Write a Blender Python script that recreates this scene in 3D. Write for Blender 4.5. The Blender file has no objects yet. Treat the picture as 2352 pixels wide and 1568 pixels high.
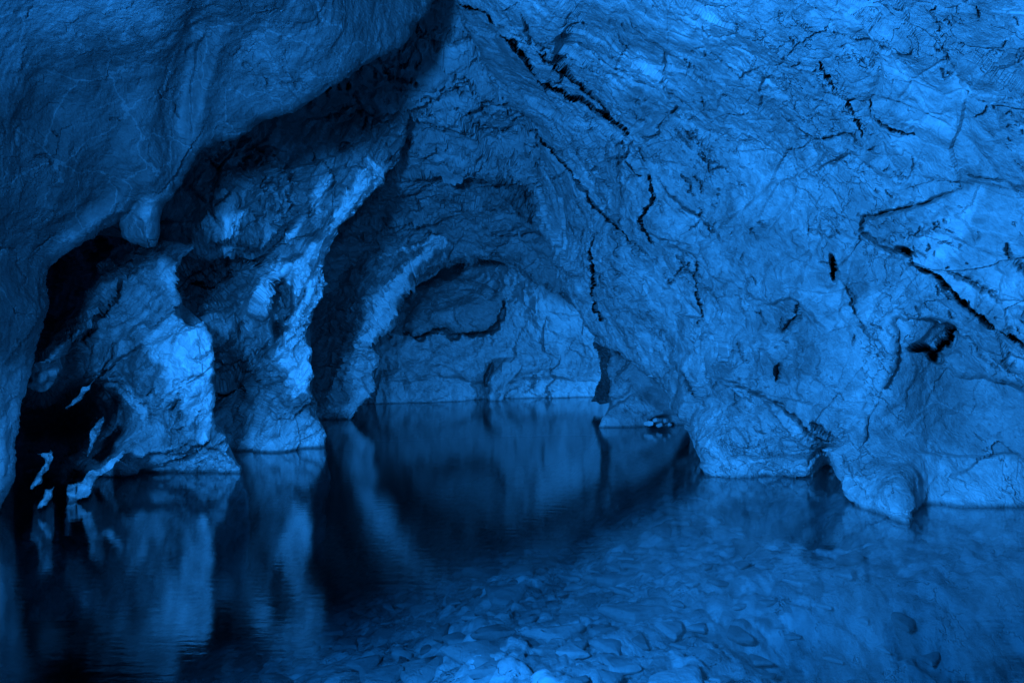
import bpy, math, random
import numpy as np
from mathutils import Vector

# ------------------------------------------------------------------ camera, air, lamps, exposure
S = bpy.context.scene
COL = S.collection
CAM_H, FPX, CU, CV = 1.30, 1500.0, 1176.0, 784.0      # eye height above the pool, focal length on a 2352 px wide frame
cam = bpy.data.cameras.new('camera'); camo = bpy.data.objects.new('camera', cam); COL.objects.link(camo)
camo.location = (0, 0, CAM_H); camo.rotation_euler = (math.radians(90), 0, 0)
cam.sensor_width = 36.0; cam.lens = 36.0*FPX/2352.0; cam.clip_start = 0.05; cam.clip_end = 200
S.camera = camo
S.view_settings.view_transform = 'Standard'; S.view_settings.look = 'None'
S.view_settings.gamma = 1.0; S.view_settings.use_curve_mapping = False
S.view_settings.exposure = 0.12
w = bpy.data.worlds.new('World'); S.world = w; w.use_nodes = True
bg = w.node_tree.nodes['Background']; bg.inputs[0].default_value = (0.02, 0.22, 1.0, 1); bg.inputs[1].default_value = 0.04
BLUE = (0.018, 0.285, 1.0)

def spot(name, loc, aim, power, size, blend, radius, col=BLUE):
    l = bpy.data.lights.new(name, 'SPOT'); l.energy = power; l.color = col
    l.spot_size = math.radians(size); l.spot_blend = blend; l.shadow_soft_size = radius
    o = bpy.data.objects.new(name, l); COL.objects.link(o); o.location = loc
    o.rotation_euler = (Vector(aim)-Vector(loc)).to_track_quat('-Z', 'Y').to_euler()
    return o
# the electric cave lights: two floods held above the photographer, one hidden behind the right wall
spot('flood_lamp', (-1.5, -0.1, 2.15), (2.2, 6.0, 0.65), 3500, 130, 1.0, 0.30)
spot('flood_lamp', (0.5, 0.1, 2.4), (-1.6, 9.0, 0.7), 1000, 46, 1.0, 0.12)
spot('flood_lamp', (2.75, 12.2, 1.0), (1.2, 14.8, 0.8), 520, 150, 1.0, 0.15)

# ------------------------------------------------------------------ numpy noise
def _h(ix, iy, iz, seed):
    n = (ix.astype(np.uint64)*np.uint64(73856093)) ^ (iy.astype(np.uint64)*np.uint64(19349663)) ^ (iz.astype(np.uint64)*np.uint64(83492791)) ^ np.uint64(seed*2654435761 & 0xffffffff)
    n &= np.uint64(0xffffffff)
    n ^= n >> np.uint64(16); n = (n*np.uint64(0x85ebca6b)) & np.uint64(0xffffffff)
    n ^= n >> np.uint64(13); n = (n*np.uint64(0xc2b2ae35)) & np.uint64(0xffffffff)
    n ^= n >> np.uint64(16)
    return n
def _r(n, k):
    n = (n*np.uint64(2246822519) + np.uint64(k*374761393)) & np.uint64(0xffffffff)
    n ^= n >> np.uint64(15); n = (n*np.uint64(0x2c1b3c6d)) & np.uint64(0xffffffff); n ^= n >> np.uint64(12)
    return n.astype(np.float64)/4294967296.0
def vnoise(P, seed):
    F = np.floor(P); f = P-F; I = F.astype(np.int64)+100000
    u = f*f*f*(f*(f*6-15)+10); out = 0
    for dx in (0, 1):
        wx = u[:, 0] if dx else 1-u[:, 0]
        for dy in (0, 1):
            wy = u[:, 1] if dy else 1-u[:, 1]
            for dz in (0, 1):
                wz = u[:, 2] if dz else 1-u[:, 2]
                n = _h(I[:, 0]+dx, I[:, 1]+dy, I[:, 2]+dz, seed)
                gx = _r(n, 1)*2-1; gy = _r(n, 2)*2-1; gz = _r(n, 3)*2-1
                out = out + wx*wy*wz*(gx*(f[:, 0]-dx)+gy*(f[:, 1]-dy)+gz*(f[:, 2]-dz))
    return out*1.3
def fbm(P, seed, octs=4, gain=0.5):
    o = 0; a = 1.0; s = 1.0
    for k in range(octs):
        o = o + a*vnoise(P*s+17.3*k, seed+k); a *= gain; s *= 2.03
    return o
def worley(P, seed):
    F = np.floor(P); I = F.astype(np.int64)+100000
    N = len(P); d1 = np.full(N, 9.0); d2 = np.full(N, 9.0); bid = np.zeros(N, np.uint64); bv = np.zeros((N, 3))
    for dx in (-1, 0, 1):
        for dy in (-1, 0, 1):
            for dz in (-1, 0, 1):
                n = _h(I[:, 0]+dx, I[:, 1]+dy, I[:, 2]+dz, seed)
                V = np.stack([F[:, 0]+dx+_r(n, 1), F[:, 1]+dy+_r(n, 2), F[:, 2]+dz+_r(n, 3)], 1)
                v = P-V; d = np.sqrt((v*v).sum(1))
                c = d < d1
                d2 = np.where(c, d1, np.minimum(d2, d)); d1 = np.where(c, d, d1)
                bid = np.where(c, n, bid); bv = np.where(c[:, None], v, bv)
    return d1, d2, bid, bv
def facets(P, seed):
    d1, d2, bid, bv = worley(P, seed)
    g = np.stack([_r(bid, 4), _r(bid, 5), _r(bid, 6)], 1)*2-1
    return (g*bv).sum(1)+0.55*(_r(bid, 7)-0.5), d2-d1, _r(bid, 8)

# ------------------------------------------------------------------ surface builder
def roughen(pts, amp, seg, rng, closed=False):
    pts = [np.array(p, float) for p in pts]
    if closed: pts = pts+[pts[0]]
    out = [pts[0]]
    def sub(a, b, amp_):
        L = np.linalg.norm(b-a)
        if L <= seg: out.append(b); return
        n = np.array([-(b-a)[1], (b-a)[0]])/max(L, 1e-6)
        m = (a+b)/2+n*rng.uniform(-1, 1)*min(amp_, L*0.22)
        sub(a, m, amp_*0.62); sub(m, b, amp_*0.62)
    for a, b in zip(pts[:-1], pts[1:]): sub(a, b, amp)
    if closed: out = out[:-1]
    return np.array(out)
def seg_dist(Q, A, B):
    """distance of points Q to each segment, the nearest one's point, side and arc position"""
    best = np.full(len(Q), 1e9); near = np.zeros((len(Q), 2)); side = np.zeros(len(Q)); arc = np.zeros(len(Q))
    L = np.linalg.norm(B-A, axis=1); cum = np.concatenate([[0], np.cumsum(L)[:-1]]); tot = L.sum()
    for i in range(len(A)):
        ab = B[i]-A[i]; l2 = max(ab@ab, 1e-9)
        t = np.clip(((Q-A[i])@ab)/l2, 0, 1); c = A[i]+t[:, None]*ab; v = Q-c
        d = np.sqrt((v*v).sum(1)); m = d < best-1e-9
        best[m] = d[m]; near[m] = c[m]; side[m] = np.sign(ab[0]*v[m, 1]-ab[1]*v[m, 0]); arc[m] = (cum[i]+t[m]*L[i])/tot
    return best, near, side, arc
def outline_dist(us, vs, P, band):
    nx, ny = len(us), len(vs); best = np.full((ny, nx), 1e9); near = np.zeros((ny, nx, 2)); h = us[1]-us[0]
    for A, B in zip(P, np.roll(P, -1, axis=0)):
        a0 = max(int((min(A[0], B[0])-band-us[0])/h), 0); a1 = min(int((max(A[0], B[0])+band-us[0])/h)+2, nx)
        b0 = max(int((min(A[1], B[1])-band-vs[0])/h), 0); b1 = min(int((max(A[1], B[1])+band-vs[0])/h)+2, ny)
        if a1 <= a0 or b1 <= b0: continue
        x, y = np.meshgrid(us[a0:a1], vs[b0:b1]); ab = B-A; l2 = max(ab@ab, 1e-9)
        t = np.clip(((x-A[0])*ab[0]+(y-A[1])*ab[1])/l2, 0, 1); cx = A[0]+t*ab[0]; cy = A[1]+t*ab[1]
        d = np.hypot(x-cx, y-cy); m = d < best[b0:b1, a0:a1]
        best[b0:b1, a0:a1][m] = d[m]; near[b0:b1, a0:a1, 0][m] = cx[m]; near[b0:b1, a0:a1, 1][m] = cy[m]
    near = near.reshape(-1, 2); best = best.ravel(); return best, near
def inside(Q, poly):
    r = np.zeros(len(Q), bool); n = len(poly); j = n-1
    for i in range(n):
        xi, yi = poly[i]; xj, yj = poly[j]
        if yi != yj:
            c = ((yi > Q[:, 1]) != (yj > Q[:, 1])) & (Q[:, 0] < (xj-xi)*(Q[:, 1]-yi)/(yj-yi)+xi)
            r ^= c
        j = i
    return r
def tps(ctrl, Q, smooth=0.0):
    c = np.array(ctrl, float); X = c[:, :2]/1000; y = np.log(c[:, 2]); n = len(c)
    def K(d2): return 0.5*d2*np.log(np.maximum(d2, 1e-12))
    D = ((X[:, None]-X[None])**2).sum(2)
    A = np.zeros((n+3, n+3)); A[:n, :n] = K(D)+smooth*np.eye(n); A[:n, n] = 1; A[:n, n+1:] = X; A[n, :n] = 1; A[n+1:, :n] = X.T
    s = np.linalg.solve(A, np.concatenate([y, [0, 0, 0]]))
    q = Q/1000; out = np.zeros(len(q))
    for k in range(n): out += s[k]*K(((q-X[k])**2).sum(1))
    return np.exp(out+s[n]+q@s[n+1:])

def surface(name, poly, ctrl, step, mat, thick=1.0, flange=60, rnd=12, rag=6, feats=(), tones=(), noise=(), seed=1, parent=None, flat=True):
    """a rock face: POLY is its outline and CTRL its distances, both as seen from the eye point; the face turns back
    all round its outline into a flank THICK metres deep, then is broken up by 3-D noise along its own normals"""
    rng = random.Random(seed)
    class R:                                            # numpy-like uniform
        @staticmethod
        def uniform(a, b): return rng.uniform(a, b)
    P = roughen(poly, rag, 9, R, True)
    lo = P.min(0)-flange-step; hi = P.max(0)+flange+step
    us = np.arange(lo[0], hi[0]+step, step); vs = np.arange(lo[1], hi[1]+step, step)
    U, V = np.meshgrid(us, vs); Q = np.stack([U.ravel(), V.ravel()], 1); ny, nx = U.shape
    ins = inside(Q, P)
    # distance to the outline
    near_band = flange+2*step
    bd, near = outline_dist(us, vs, P, near_band)
    out = np.where(ins, 0, bd)
    keep = out < flange
    Q2 = Q.copy(); cen = P.mean(0)
    # points just inside the outline are drawn onto it, those outside fold back behind it
    snap = ins & (bd < step*0.5); Q2[snap] = near[snap]
    o = ~ins
    far = o & (bd > 1e8); near[far] = Q[far]
    vin = near[o]-Q[o]; vin /= np.maximum(np.linalg.norm(vin, axis=1), 1e-6)[:, None]
    Q2[o] = near[o]+vin*(np.minimum(out[o], flange)*0.10)[:, None]
    d = tps(ctrl, Q2)
    t = np.clip(1-bd/rnd, 0, 1); d = d+np.where(ins, (1-np.sqrt(1-t*t*0.98))*rnd*d/FPX*1.6, 0)
    d = d+np.where(o, rnd*d/FPX*1.3+thick*(np.minimum(out, flange)/flange)**0.85, 0)
    feat = np.zeros(len(Q)); dk = np.zeros(len(Q))
    for f in feats:
        if f[0] in ('crack', 'ledge'):
            pts = roughen(f[1], 7, 8, R); lo2 = pts.min(0); hi2 = pts.max(0); wd = f[2]*(4 if f[0] == 'ledge' else 3)
            m = (Q[:, 0] > lo2[0]-wd) & (Q[:, 0] < hi2[0]+wd) & (Q[:, 1] > lo2[1]-wd) & (Q[:, 1] < hi2[1]+wd)
            if not m.any(): continue
            b, _, sd, arc = seg_dist(Q[m], pts[:-1], pts[1:])
            taper = np.clip(np.minimum(arc, 1-arc)*5, 0, 1)**0.7; wl = f[2]*(0.3+0.7*taper)*(0.85+0.3*np.sin(arc*41+f[2]*9)+0.2*np.sin(arc*97))
            if f[0] == 'crack':
                g = np.exp(-(b/wl)**(2 if f[3] < 0.3 else 4))*(taper if f[3] < 0.3 else np.minimum(taper*3, 1)); feat[m] -= f[3]*g; dk[m] = np.maximum(dk[m], g)
            else:
                feat[m] += f[3]*np.exp(-b/f[2])*np.clip(0.5+sd*f[4]*b/7.0, 0, 1)*taper
        else:
            _, cu, cv, ru, rv, ang, h = f; a = math.radians(ang)
            x = Q[:, 0]-cu; y = Q[:, 1]-cv; xr = x*math.cos(a)+y*math.sin(a); yr = -x*math.sin(a)+y*math.cos(a)
            q = np.sqrt((xr/ru)**2+(yr/rv)**2)
            feat += h*(np.exp(-q*q) if f[0] == 'bump' else 1/(1+np.exp((q-1)*9)))
    d0 = tps(ctrl, Q)
    X0 = np.stack([(Q[:, 0]-CU)/FPX*d0, d0, CAM_H+(CV-Q[:, 1])/FPX*d0], 1)
    d = d-feat
    X = np.stack([(Q2[:, 0]-CU)/FPX*d, d, CAM_H+(CV-Q2[:, 1])/FPX*d], 1)
    # 3-D break-up along the normals
    G = X0.reshape(ny, nx, 3); gu = np.gradient(G, axis=1); gv = np.gradient(G, axis=0)
    Nn = np.cross(gv, gu).reshape(-1, 3); Nn /= np.maximum(np.linalg.norm(Nn, axis=1), 1e-9)[:, None]
    toc = X*[-1, -1, -1]+[0, 0, CAM_H]; sg = np.sign((Nn*toc).sum(1)); Nn *= np.where(sg == 0, 1, sg)[:, None]
    idx = np.where(keep)[0]; Xk = X[idx]; disp = np.zeros(len(idx)); crk = dk[idx].copy(); cell = np.full(len(idx), 0.5)
    for nz in noise:
        kind, scale, amp, strat, ang, sd = nz[:6]
        a = math.radians(ang)                            # strata axis in the picture's plane, long side stretched by STRAT
        ax = np.array([math.cos(a), 0.0, math.sin(a)]); Pn = Xk*scale
        Pn = Pn-np.outer(Pn@ax, ax)*(1-1/strat)
        wv = np.stack([vnoise(Pn*0.9+5, sd+50), vnoise(Pn*0.9+9, sd+51), vnoise(Pn*0.9+13, sd+52)], 1)
        Pn = Pn+(0.5 if kind in ('fbm', 'ridge') else 0.24)*wv
        msk = 1.0
        if len(nz) > 6 and nz[6]:                        # present in patches only
            msk = np.clip(0.5+nz[6]*vnoise(Xk*0.8+sd*3.1, sd+90), 0, 1)
        if kind == 'fbm': disp += amp*fbm(Pn, sd, 5)*msk
        elif kind == 'ridge': disp += amp*(0.5-np.abs(fbm(Pn, sd, 4)))*2*msk
        elif kind == 'facet':
            q, e, c = facets(Pn, sd); disp += amp*q*msk; cell = cell*0.5+0.5*c
        elif kind == 'crackle':
            _, e, c = facets(Pn, sd); g = np.exp(-(e/0.07)**2)*msk; disp -= amp*g; crk = np.maximum(crk, 0.7*g)
    # keep the flank calm and the deep edge in place
    Xk = Xk+Nn[idx]*(disp*np.clip(1-out[idx]/flange, 0, 1))[:, None]
    Xk = Xk+Nn[idx]*(np.random.RandomState(seed).uniform(-1, 1, len(idx))*0.00035*d[idx])[:, None]
    tone = np.full(len(idx), 0.5)
    Qk = Q[idx]; wq = np.stack([vnoise(np.c_[Qk/26, Qk[:, :1]*0], seed+7), vnoise(np.c_[Qk/26, Qk[:, :1]*0+8], seed+7)], 1)*16+np.stack([vnoise(np.c_[Qk/8, Qk[:, :1]*0], seed+8), vnoise(np.c_[Qk/8, Qk[:, :1]*0+8], seed+8)], 1)*7
    for pl, val, soft in tones:
        pp = np.array(pl, float); qq = Qk+wq; i_ = inside(qq, pp); b, _, _, _ = seg_dist(qq, pp, np.roll(pp, -1, axis=0))
        s_ = np.clip(0.5+np.where(i_, b, -b)/(2*soft), 0, 1); tone = tone*(1-s_)+val*s_
    remap = np.full(len(Q), -1, np.int64); remap[idx] = np.arange(len(idx))
    i = np.arange(ny*nx).reshape(ny, nx); q = np.stack([i[:-1, :-1], i[1:, :-1], i[1:, 1:], i[:-1, 1:]], -1).reshape(-1, 4)
    q = remap[q]; q = q[(q >= 0).all(1)]
    me = bpy.data.meshes.new(name); me.vertices.add(len(Xk)); me.vertices.foreach_set('co', Xk.ravel())
    me.loops.add(q.size); me.loops.foreach_set('vertex_index', q.ravel().astype(np.int32))
    me.polygons.add(len(q)); me.polygons.foreach_set('loop_start', np.arange(0, q.size, 4, dtype=np.int32)); me.update(calc_edges=True)
    me.polygons.foreach_set('use_smooth', np.full(len(q), not flat))
    for an, av in (('tone', tone), ('crevice', crk), ('cell', cell)):
        at = me.attributes.new(an, 'FLOAT', 'POINT'); at.data.foreach_set('value', av.astype(np.float32))
    me.materials.append(mat); me.validate()
    ob = bpy.data.objects.new(name, me); COL.objects.link(ob)
    if parent: ob.parent = parent
    return ob
def tag(o, label=None, cat=None, group=None, kind=None):
    for k, v in (('label', label), ('category', cat), ('group', group), ('kind', kind)):
        if v: o[k] = v
    return o

# ------------------------------------------------------------------ materials
def nodes(name):
    m = bpy.data.materials.new(name); m.use_nodes = True; nt = m.node_tree
    return m, nt, nt.nodes['Principled BSDF'], (lambda t, **k: _n(nt, t, k))
def _n(nt, t, k):
    n = nt.nodes.new(t)
    for a, b in k.items(): setattr(n, a, b)
    return n
def rock_mat(name, lo, hi, bump=1.0, rough=(0.42, 0.75), veins=0.0, grain=1.0, stretch=(1, 1, 1), rot=0, spec=0.45):
    m, nt, bs, N = nodes(name); L = nt.links.new
    geo = N('ShaderNodeNewGeometry'); mp = N('ShaderNodeMapping', vector_type='TEXTURE'); L(geo.outputs['Position'], mp.inputs['Vector'])
    mp.inputs['Rotation'].default_value = (0, math.radians(rot), 0); mp.inputs['Scale'].default_value = stretch
    def noise(sc, det=8, rg=0.6, dist=0.0, src=mp):
        n = N('ShaderNodeTexNoise'); n.inputs['Scale'].default_value = sc; n.inputs['Detail'].default_value = det
        n.inputs['Roughness'].default_value = rg; n.inputs['Distortion'].default_value = dist; L(src.outputs[0], n.inputs['Vector']); return n
    def math_(op, a, b=None, c=None, clamp=False):
        n = N('ShaderNodeMath', operation=op); n.use_clamp = clamp
        for i, v in enumerate([a, b, c]):
            if v is None: continue
            if hasattr(v, 'links'): L(v, n.inputs[i])
            else: n.inputs[i].default_value = v
        return n.outputs[0]
    n1 = noise(1.3, 6, 0.65, 0.6); n2 = noise(9, 8, 0.7, 0.3); n3 = noise(55, 4, 0.7)
    at = N('ShaderNodeAttribute', attribute_name='tone'); cv = N('ShaderNodeAttribute', attribute_name='crevice'); ce = N('ShaderNodeAttribute', attribute_name='cell')
    v = math_('MULTIPLY_ADD', n1.outputs[0], 0.55, -0.27)
    v = math_('MULTIPLY_ADD', n2.outputs[0], 0.55, v)
    v = math_('MULTIPLY_ADD', n3.outputs[0], 0.35, v)
    v = math_('MULTIPLY_ADD', ce.outputs['Fac'], 0.36, v)
    v = math_('ADD', v, -0.47)
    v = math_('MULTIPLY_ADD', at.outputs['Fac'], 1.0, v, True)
    sp = N('ShaderNodeSeparateXYZ'); L(geo.outputs['Position'], sp.inputs[0]); zz = math_('MULTIPLY_ADD', n2.outputs[0], -0.10, sp.outputs['Z'])
    tide = math_('SUBTRACT', 1.0, math_('DIVIDE', math_('ABSOLUTE', math_('SUBTRACT', zz, 0.06)), 0.13, None, True))   # pale mineral tide line just above the pool
    v = math_('MULTIPLY_ADD', tide, 0.16, v, True)
    v = math_('MULTIPLY', v, math_('MULTIPLY_ADD', math_('ABSOLUTE', sp.outputs['Z']), 18.0, 0.35, True))                                   # soaked rim
    r = N('ShaderNodeValToRGB'); cr = r.color_ramp; cr.elements[0].color = (*lo, 1); cr.elements[1].color = (*hi, 1)
    cr.elements[0].position = 0.02; cr.elements[1].position = 0.98; e_ = cr.elements.new(0.5); m_ = (lo[0]*hi[0])**0.5*1.05; e_.color = (m_, m_, m_, 1); L(v, r.inputs[0]); colr = r.outputs[0]
    if veins:
        vn = N('ShaderNodeTexVoronoi', feature='DISTANCE_TO_EDGE'); vn.inputs['Scale'].default_value = 3.1
        ds = noise(2.3, 5, 0.6); mx = N('ShaderNodeMix', data_type='VECTOR'); mx.inputs[0].default_value = 0.22
        L(mp.outputs[0], mx.inputs[4]); L(ds.outputs[1], mx.inputs[5]); L(mx.outputs[1], vn.inputs['Vector'])
        vv = math_('LESS_THAN', vn.outputs['Distance'], 0.012); vv = math_('MULTIPLY', vv, math_('MULTIPLY', n2.outputs[0], veins))
        m2 = N('ShaderNodeMix', data_type='RGBA'); L(vv, m2.inputs[0]); L(colr, m2.inputs[6]); m2.inputs[7].default_value = (0.75, 0.75, 0.75, 1); colr = m2.outputs[2]
    L(colr, bs.inputs['Base Color'])
    rr = math_('MULTIPLY_ADD', n2.outputs[0], rough[1]-rough[0], rough[0]); L(rr, bs.inputs['Roughness'])
    bs.inputs['Specular IOR Level'].default_value = spec
    # fine relief
    vo = N('ShaderNodeTexVoronoi', feature='DISTANCE_TO_EDGE'); vo.inputs['Scale'].default_value = 7*grain
    dd = noise(4, 4, 0.6); mm = N('ShaderNodeMix', data_type='VECTOR'); mm.inputs[0].default_value = 0.3
    L(mp.outputs[0], mm.inputs[4]); L(dd.outputs[1], mm.inputs[5]); L(mm.outputs[1], vo.inputs['Vector'])
    crk = math_('MULTIPLY', math_('SUBTRACT', 1.0, math_('DIVIDE', vo.outputs['Distance'], 0.03, clamp=True)), math_('GREATER_THAN', n1.outputs[0], 0.53))
    b1 = math_('MULTIPLY_ADD', crk, -0.5, n2.outputs[0])
    b2 = math_('MULTIPLY_ADD', n3.outputs[0], 0.22, b1)
    h3 = noise(22*grain, 6, 0.75, 0.2); b3 = math_('MULTIPLY_ADD', h3.outputs[0], 0.5, b2)
    n5 = noise(1.9, 3, 0.5, 0.5); zone = math_('MULTIPLY_ADD', n5.outputs[0], 5.0, -1.9, True)
    b3 = math_('MULTIPLY', b3, math_('MULTIPLY_ADD', zone, 1.15, 0.25))
    bp = N('ShaderNodeBump'); bp.inputs['Strength'].default_value = 0.75*bump; bp.inputs['Distance'].default_value = 0.045
    L(b3, bp.inputs['Height']); L(bp.outputs[0], bs.inputs['Normal'])
    return m
M_slab = rock_mat('fractured_limestone', (0.12,)*3, (0.66,)*3, 1.3, veins=0.45, stretch=(1.6, 1, 0.8), rot=45)
M_flow = rock_mat('flowstone', (0.06,)*3, (0.66,)*3, 0.9, (0.4, 0.7), veins=0.3, grain=1.3, spec=0.4)
M_marble = rock_mat('banded_marble', (0.05,)*3, (0.82,)*3, 0.9, (0.35, 0.7), stretch=(2.6, 1, 0.75), rot=-60)
M_back = rock_mat('back_chamber_limestone', (0.12,)*3, (0.5,)*3, 1.0, (0.4, 0.75))
M_wet = rock_mat('wet_black_rock', (0.03,)*3, (0.22,)*3, 1.6, (0.12, 0.35), spec=0.9)
M_bed = rock_mat('pool_gravel', (0.16,)*3, (0.75,)*3, 1.2, (0.6, 0.9))

# ------------------------------------------------------------------ the cave
def chips(n, box, ang, spread, ln, wd, dp, seed, clump=1.0, kind='crack'):
    """many short broken cracks (or small ledges), running mostly along ANG and gathered in clumps"""
    r = random.Random(seed); out = []; cand = []
    while len(out) < n and len(cand) < n*30:
        cand.append(0); u = r.uniform(box[0], box[2]); v = r.uniform(box[1], box[3])
        if clump and vnoise(np.array([[u/130.0, v/130.0, seed*1.7]]), seed)[0]*clump < r.uniform(-0.35, 0.55): continue
        a = math.radians(ang+r.gauss(0, spread)+(90 if r.random() < 0.18 else 0)); L = r.uniform(*ln); p = [(u, v)]
        for k in range(r.randint(2, 4)):
            a2 = a+r.gauss(0, 0.5); p.append((p[-1][0]+math.cos(a2)*L/3, p[-1][1]+math.sin(a2)*L/3))
        if kind == 'crack': out.append(('crack', p, wd*r.uniform(0.7, 1.4), dp*r.uniform(0.4, 1.5)))
        else: out.append(('ledge', p, wd*r.uniform(0.6, 1.6), dp*r.uniform(0.4, 1.5), r.choice((-1, 1))))
    return out
# --- right wall: a great leaning slab with bedding cracks
slab_outline = [(1000, -150), (1052, 0), (1108, 120), (1170, 240), (1222, 292), (1236, 370), (1230, 440), (1242, 510), (1265, 575), (1300, 660), (1338, 712), (1370, 762), (1398, 795),
    (1450, 830), (1500, 868), (1530, 900), (1535, 940), (1562, 962), (1582, 995), (1602, 1040), (1625, 1093), (1650, 1190), (1640, 1340), (2010, 1340), (2010, 1150), (1992, 1010), (2000, 978), (2022, 920),
    (2050, 860), (2067, 790), (2060, 735), (2130, 732), (2192, 746), (2206, 764), (2240, 780), (2300, 840), (2352, 890), (2520, 980), (2520, -170)]
slab_ctrl = [(1050, 0, 6.6), (1230, 300, 8.4), (1232, 440, 9.4), (1300, 660, 9.1), (1380, 775, 8.7), (1540, 945, 7.3), (1625, 1093, 6.3), (1760, 1090, 6.3), (1900, 1098, 6.2), (1760, 1190, 6.3),
    (1300, 0, 5.4), (1600, 0, 4.5), (2000, 0, 3.8), (2352, 0, 3.3), (2520, -150, 2.9), (1400, 300, 7.0), (1700, 300, 5.6), (2000, 300, 4.7), (2352, 300, 3.9), (1450, 600, 7.6), (1700, 600, 6.2), (2000, 600, 5.2),
    (2352, 600, 4.3), (1600, 850, 6.9), (1800, 850, 6.0), (2000, 850, 5.2), (2060, 740, 4.95), (2352, 800, 4.5), (1990, 1000, 5.4), (1800, 1000, 6.0), (2520, 600, 4.0), (2520, 950, 4.4), (2160, 830, 4.9), (1640, 980, 6.5)]
C = 'crack'
slab_feats = [
    (C, [(1050, 0), (1120, 20), (1180, 90), (1240, 180), (1290, 225), (1350, 265), (1400, 300), (1430, 330), (1440, 375), (1475, 405)], 4.4, 1.4),
    ('ledge', [(1050, 0), (1120, 20), (1180, 90), (1240, 180), (1290, 225), (1350, 265), (1400, 300), (1430, 330), (1440, 375)], 60, 0.22, -1),
    (C, [(1130, 20), (1200, 60), (1240, 115), (1290, 170), (1330, 225), (1385, 290), (1430, 320)], 2.6, 0.5),
    (C, [(1215, 5), (1240, 60), (1262, 120), (1290, 175)], 3.5, 0.2),
    (C, [(1222, 290), (1250, 340), (1290, 380), (1350, 440), (1400, 500), (1460, 560)], 2.8, 0.5),
    (C, [(1300, 300), (1330, 360), (1370, 430), (1420, 500)], 3.5, 0.14),
    (C, [(1380, 300), (1400, 350), (1410, 420), (1440, 470)], 3.5, 0.12),
    (C, [(1382, 540), (1374, 590), (1383, 650), (1378, 680), (1395, 735)], 3.4, 0.7),
    (C, [(1490, 400), (1500, 470), (1478, 500), (1500, 560)], 3.5, 0.4),
    (C, [(1500, 405), (1545, 450), (1600, 500), (1660, 560)], 3.5, 0.14),
    (C, [(1590, 600), (1584, 660), (1602, 725), (1595, 745)], 2.6, 0.5),
    (C, [(1895, 118), (1925, 165), (1960, 225), (1978, 270), (1990, 305)], 2.8, 0.4),
    (C, [(2008, 215), (2022, 255), (2060, 285), (2115, 300)], 2.8, 0.35),
    (C, [(2118, 20), (2158, 60), (2166, 110), (2195, 180)], 3, 0.05),
    (C, [(1770, 260), (1860, 330), (1960, 300), (2030, 350)], 3.5, 0.09),
    (C, [(2205, 430), (2120, 465), (1995, 495), (1985, 530), (2030, 568), (2085, 585)], 4.5, 0.14),
    (C, [(2085, 585), (2140, 625), (2200, 690), (2280, 750), (2360, 800), (2420, 850)], 4.6, 0.7),
    ('ledge', [(2085, 585), (2140, 625), (2200, 690), (2280, 750), (2360, 800), (2450, 870)], 70, 0.16, 1),
    ('ledge', [(2205, 430), (2120, 465), (1995, 495), (1985, 530), (2030, 568), (2085, 585)], 60, 0.06, -1),
    (C, [(2190, 365), (2260, 410), (2352, 440), (2450, 470)], 3, 0.05),
    (C, [(2180, 620), (2240, 660), (2300, 700)], 5, 0.12),
    (C, [(2310, 560), (2318, 600), (2345, 640)], 5, 0.12),
    ('hole', 2083, 578, 18, 9, 20, -0.6), ('hole', 1918, 615, 6, 26, -8, -0.7), ('bump', 1905, 640, 24, 26, 0, -0.12), (C, [(1836, 690), (1836, 715), (1824, 740), (1806, 762)], 5, 0.25), ('bump', 1795, 740, 50, 35, 30, -0.16),
    ('ledge', [(1740, 700), (1790, 690), (1830, 690), (1870, 720), (1900, 770)], 40, 0.10, -1),
    ('hole', 1788, 855, 5, 18, 12, -0.6), ('hole', 1355, 610, 4, 10, 0, -0.1),
    (C, [(1930, 640), (1970, 720), (2010, 780)], 4, 0.12),
    (C, [(1690, 780), (1705, 830)], 4, 0.1), (C, [(1560, 850), (1595, 890), (1612, 935)], 4, 0.16), (C, [(1700, 900), (1800, 930), (1880, 1000), (1935, 1010)], 4, 0.18),
    (C, [(1870, 960), (1910, 985), (1930, 1000)], 8, 0.2), ('bump', 1905, 1078, 26, 46, -10, -1.0),
    ('ledge', [(1640, 860), (1740, 900), (1790, 960), (1870, 1035)], 90, 0.18, -1),
    ('ledge', [(1420, 480), (1540, 560), (1640, 640), (1760, 690)], 90, 0.10, -1),
    ('ledge', [(1560, 640), (1640, 540), (1760, 430), (1860, 390), (1960, 300)], 60, 0.07, 1),
    ('ledge', [(1820, 420), (1900, 380), (1950, 340), (2030, 390), (2100, 420)], 60, 0.06, -1),
    (C, [(1450, 60), (1520, 120), (1530, 200), (1600, 260)], 3, 0.07), (C, [(1620, 120), (1700, 180), (1760, 150)], 3, 0.06),
    ('bump', 1700, 1000, 70, 60, 0, 0.15), ('bump', 2050, 100, 150, 60, 30, 0.1), ('bump', 1560, 330, 100, 160, -30, -0.15)]
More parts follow.
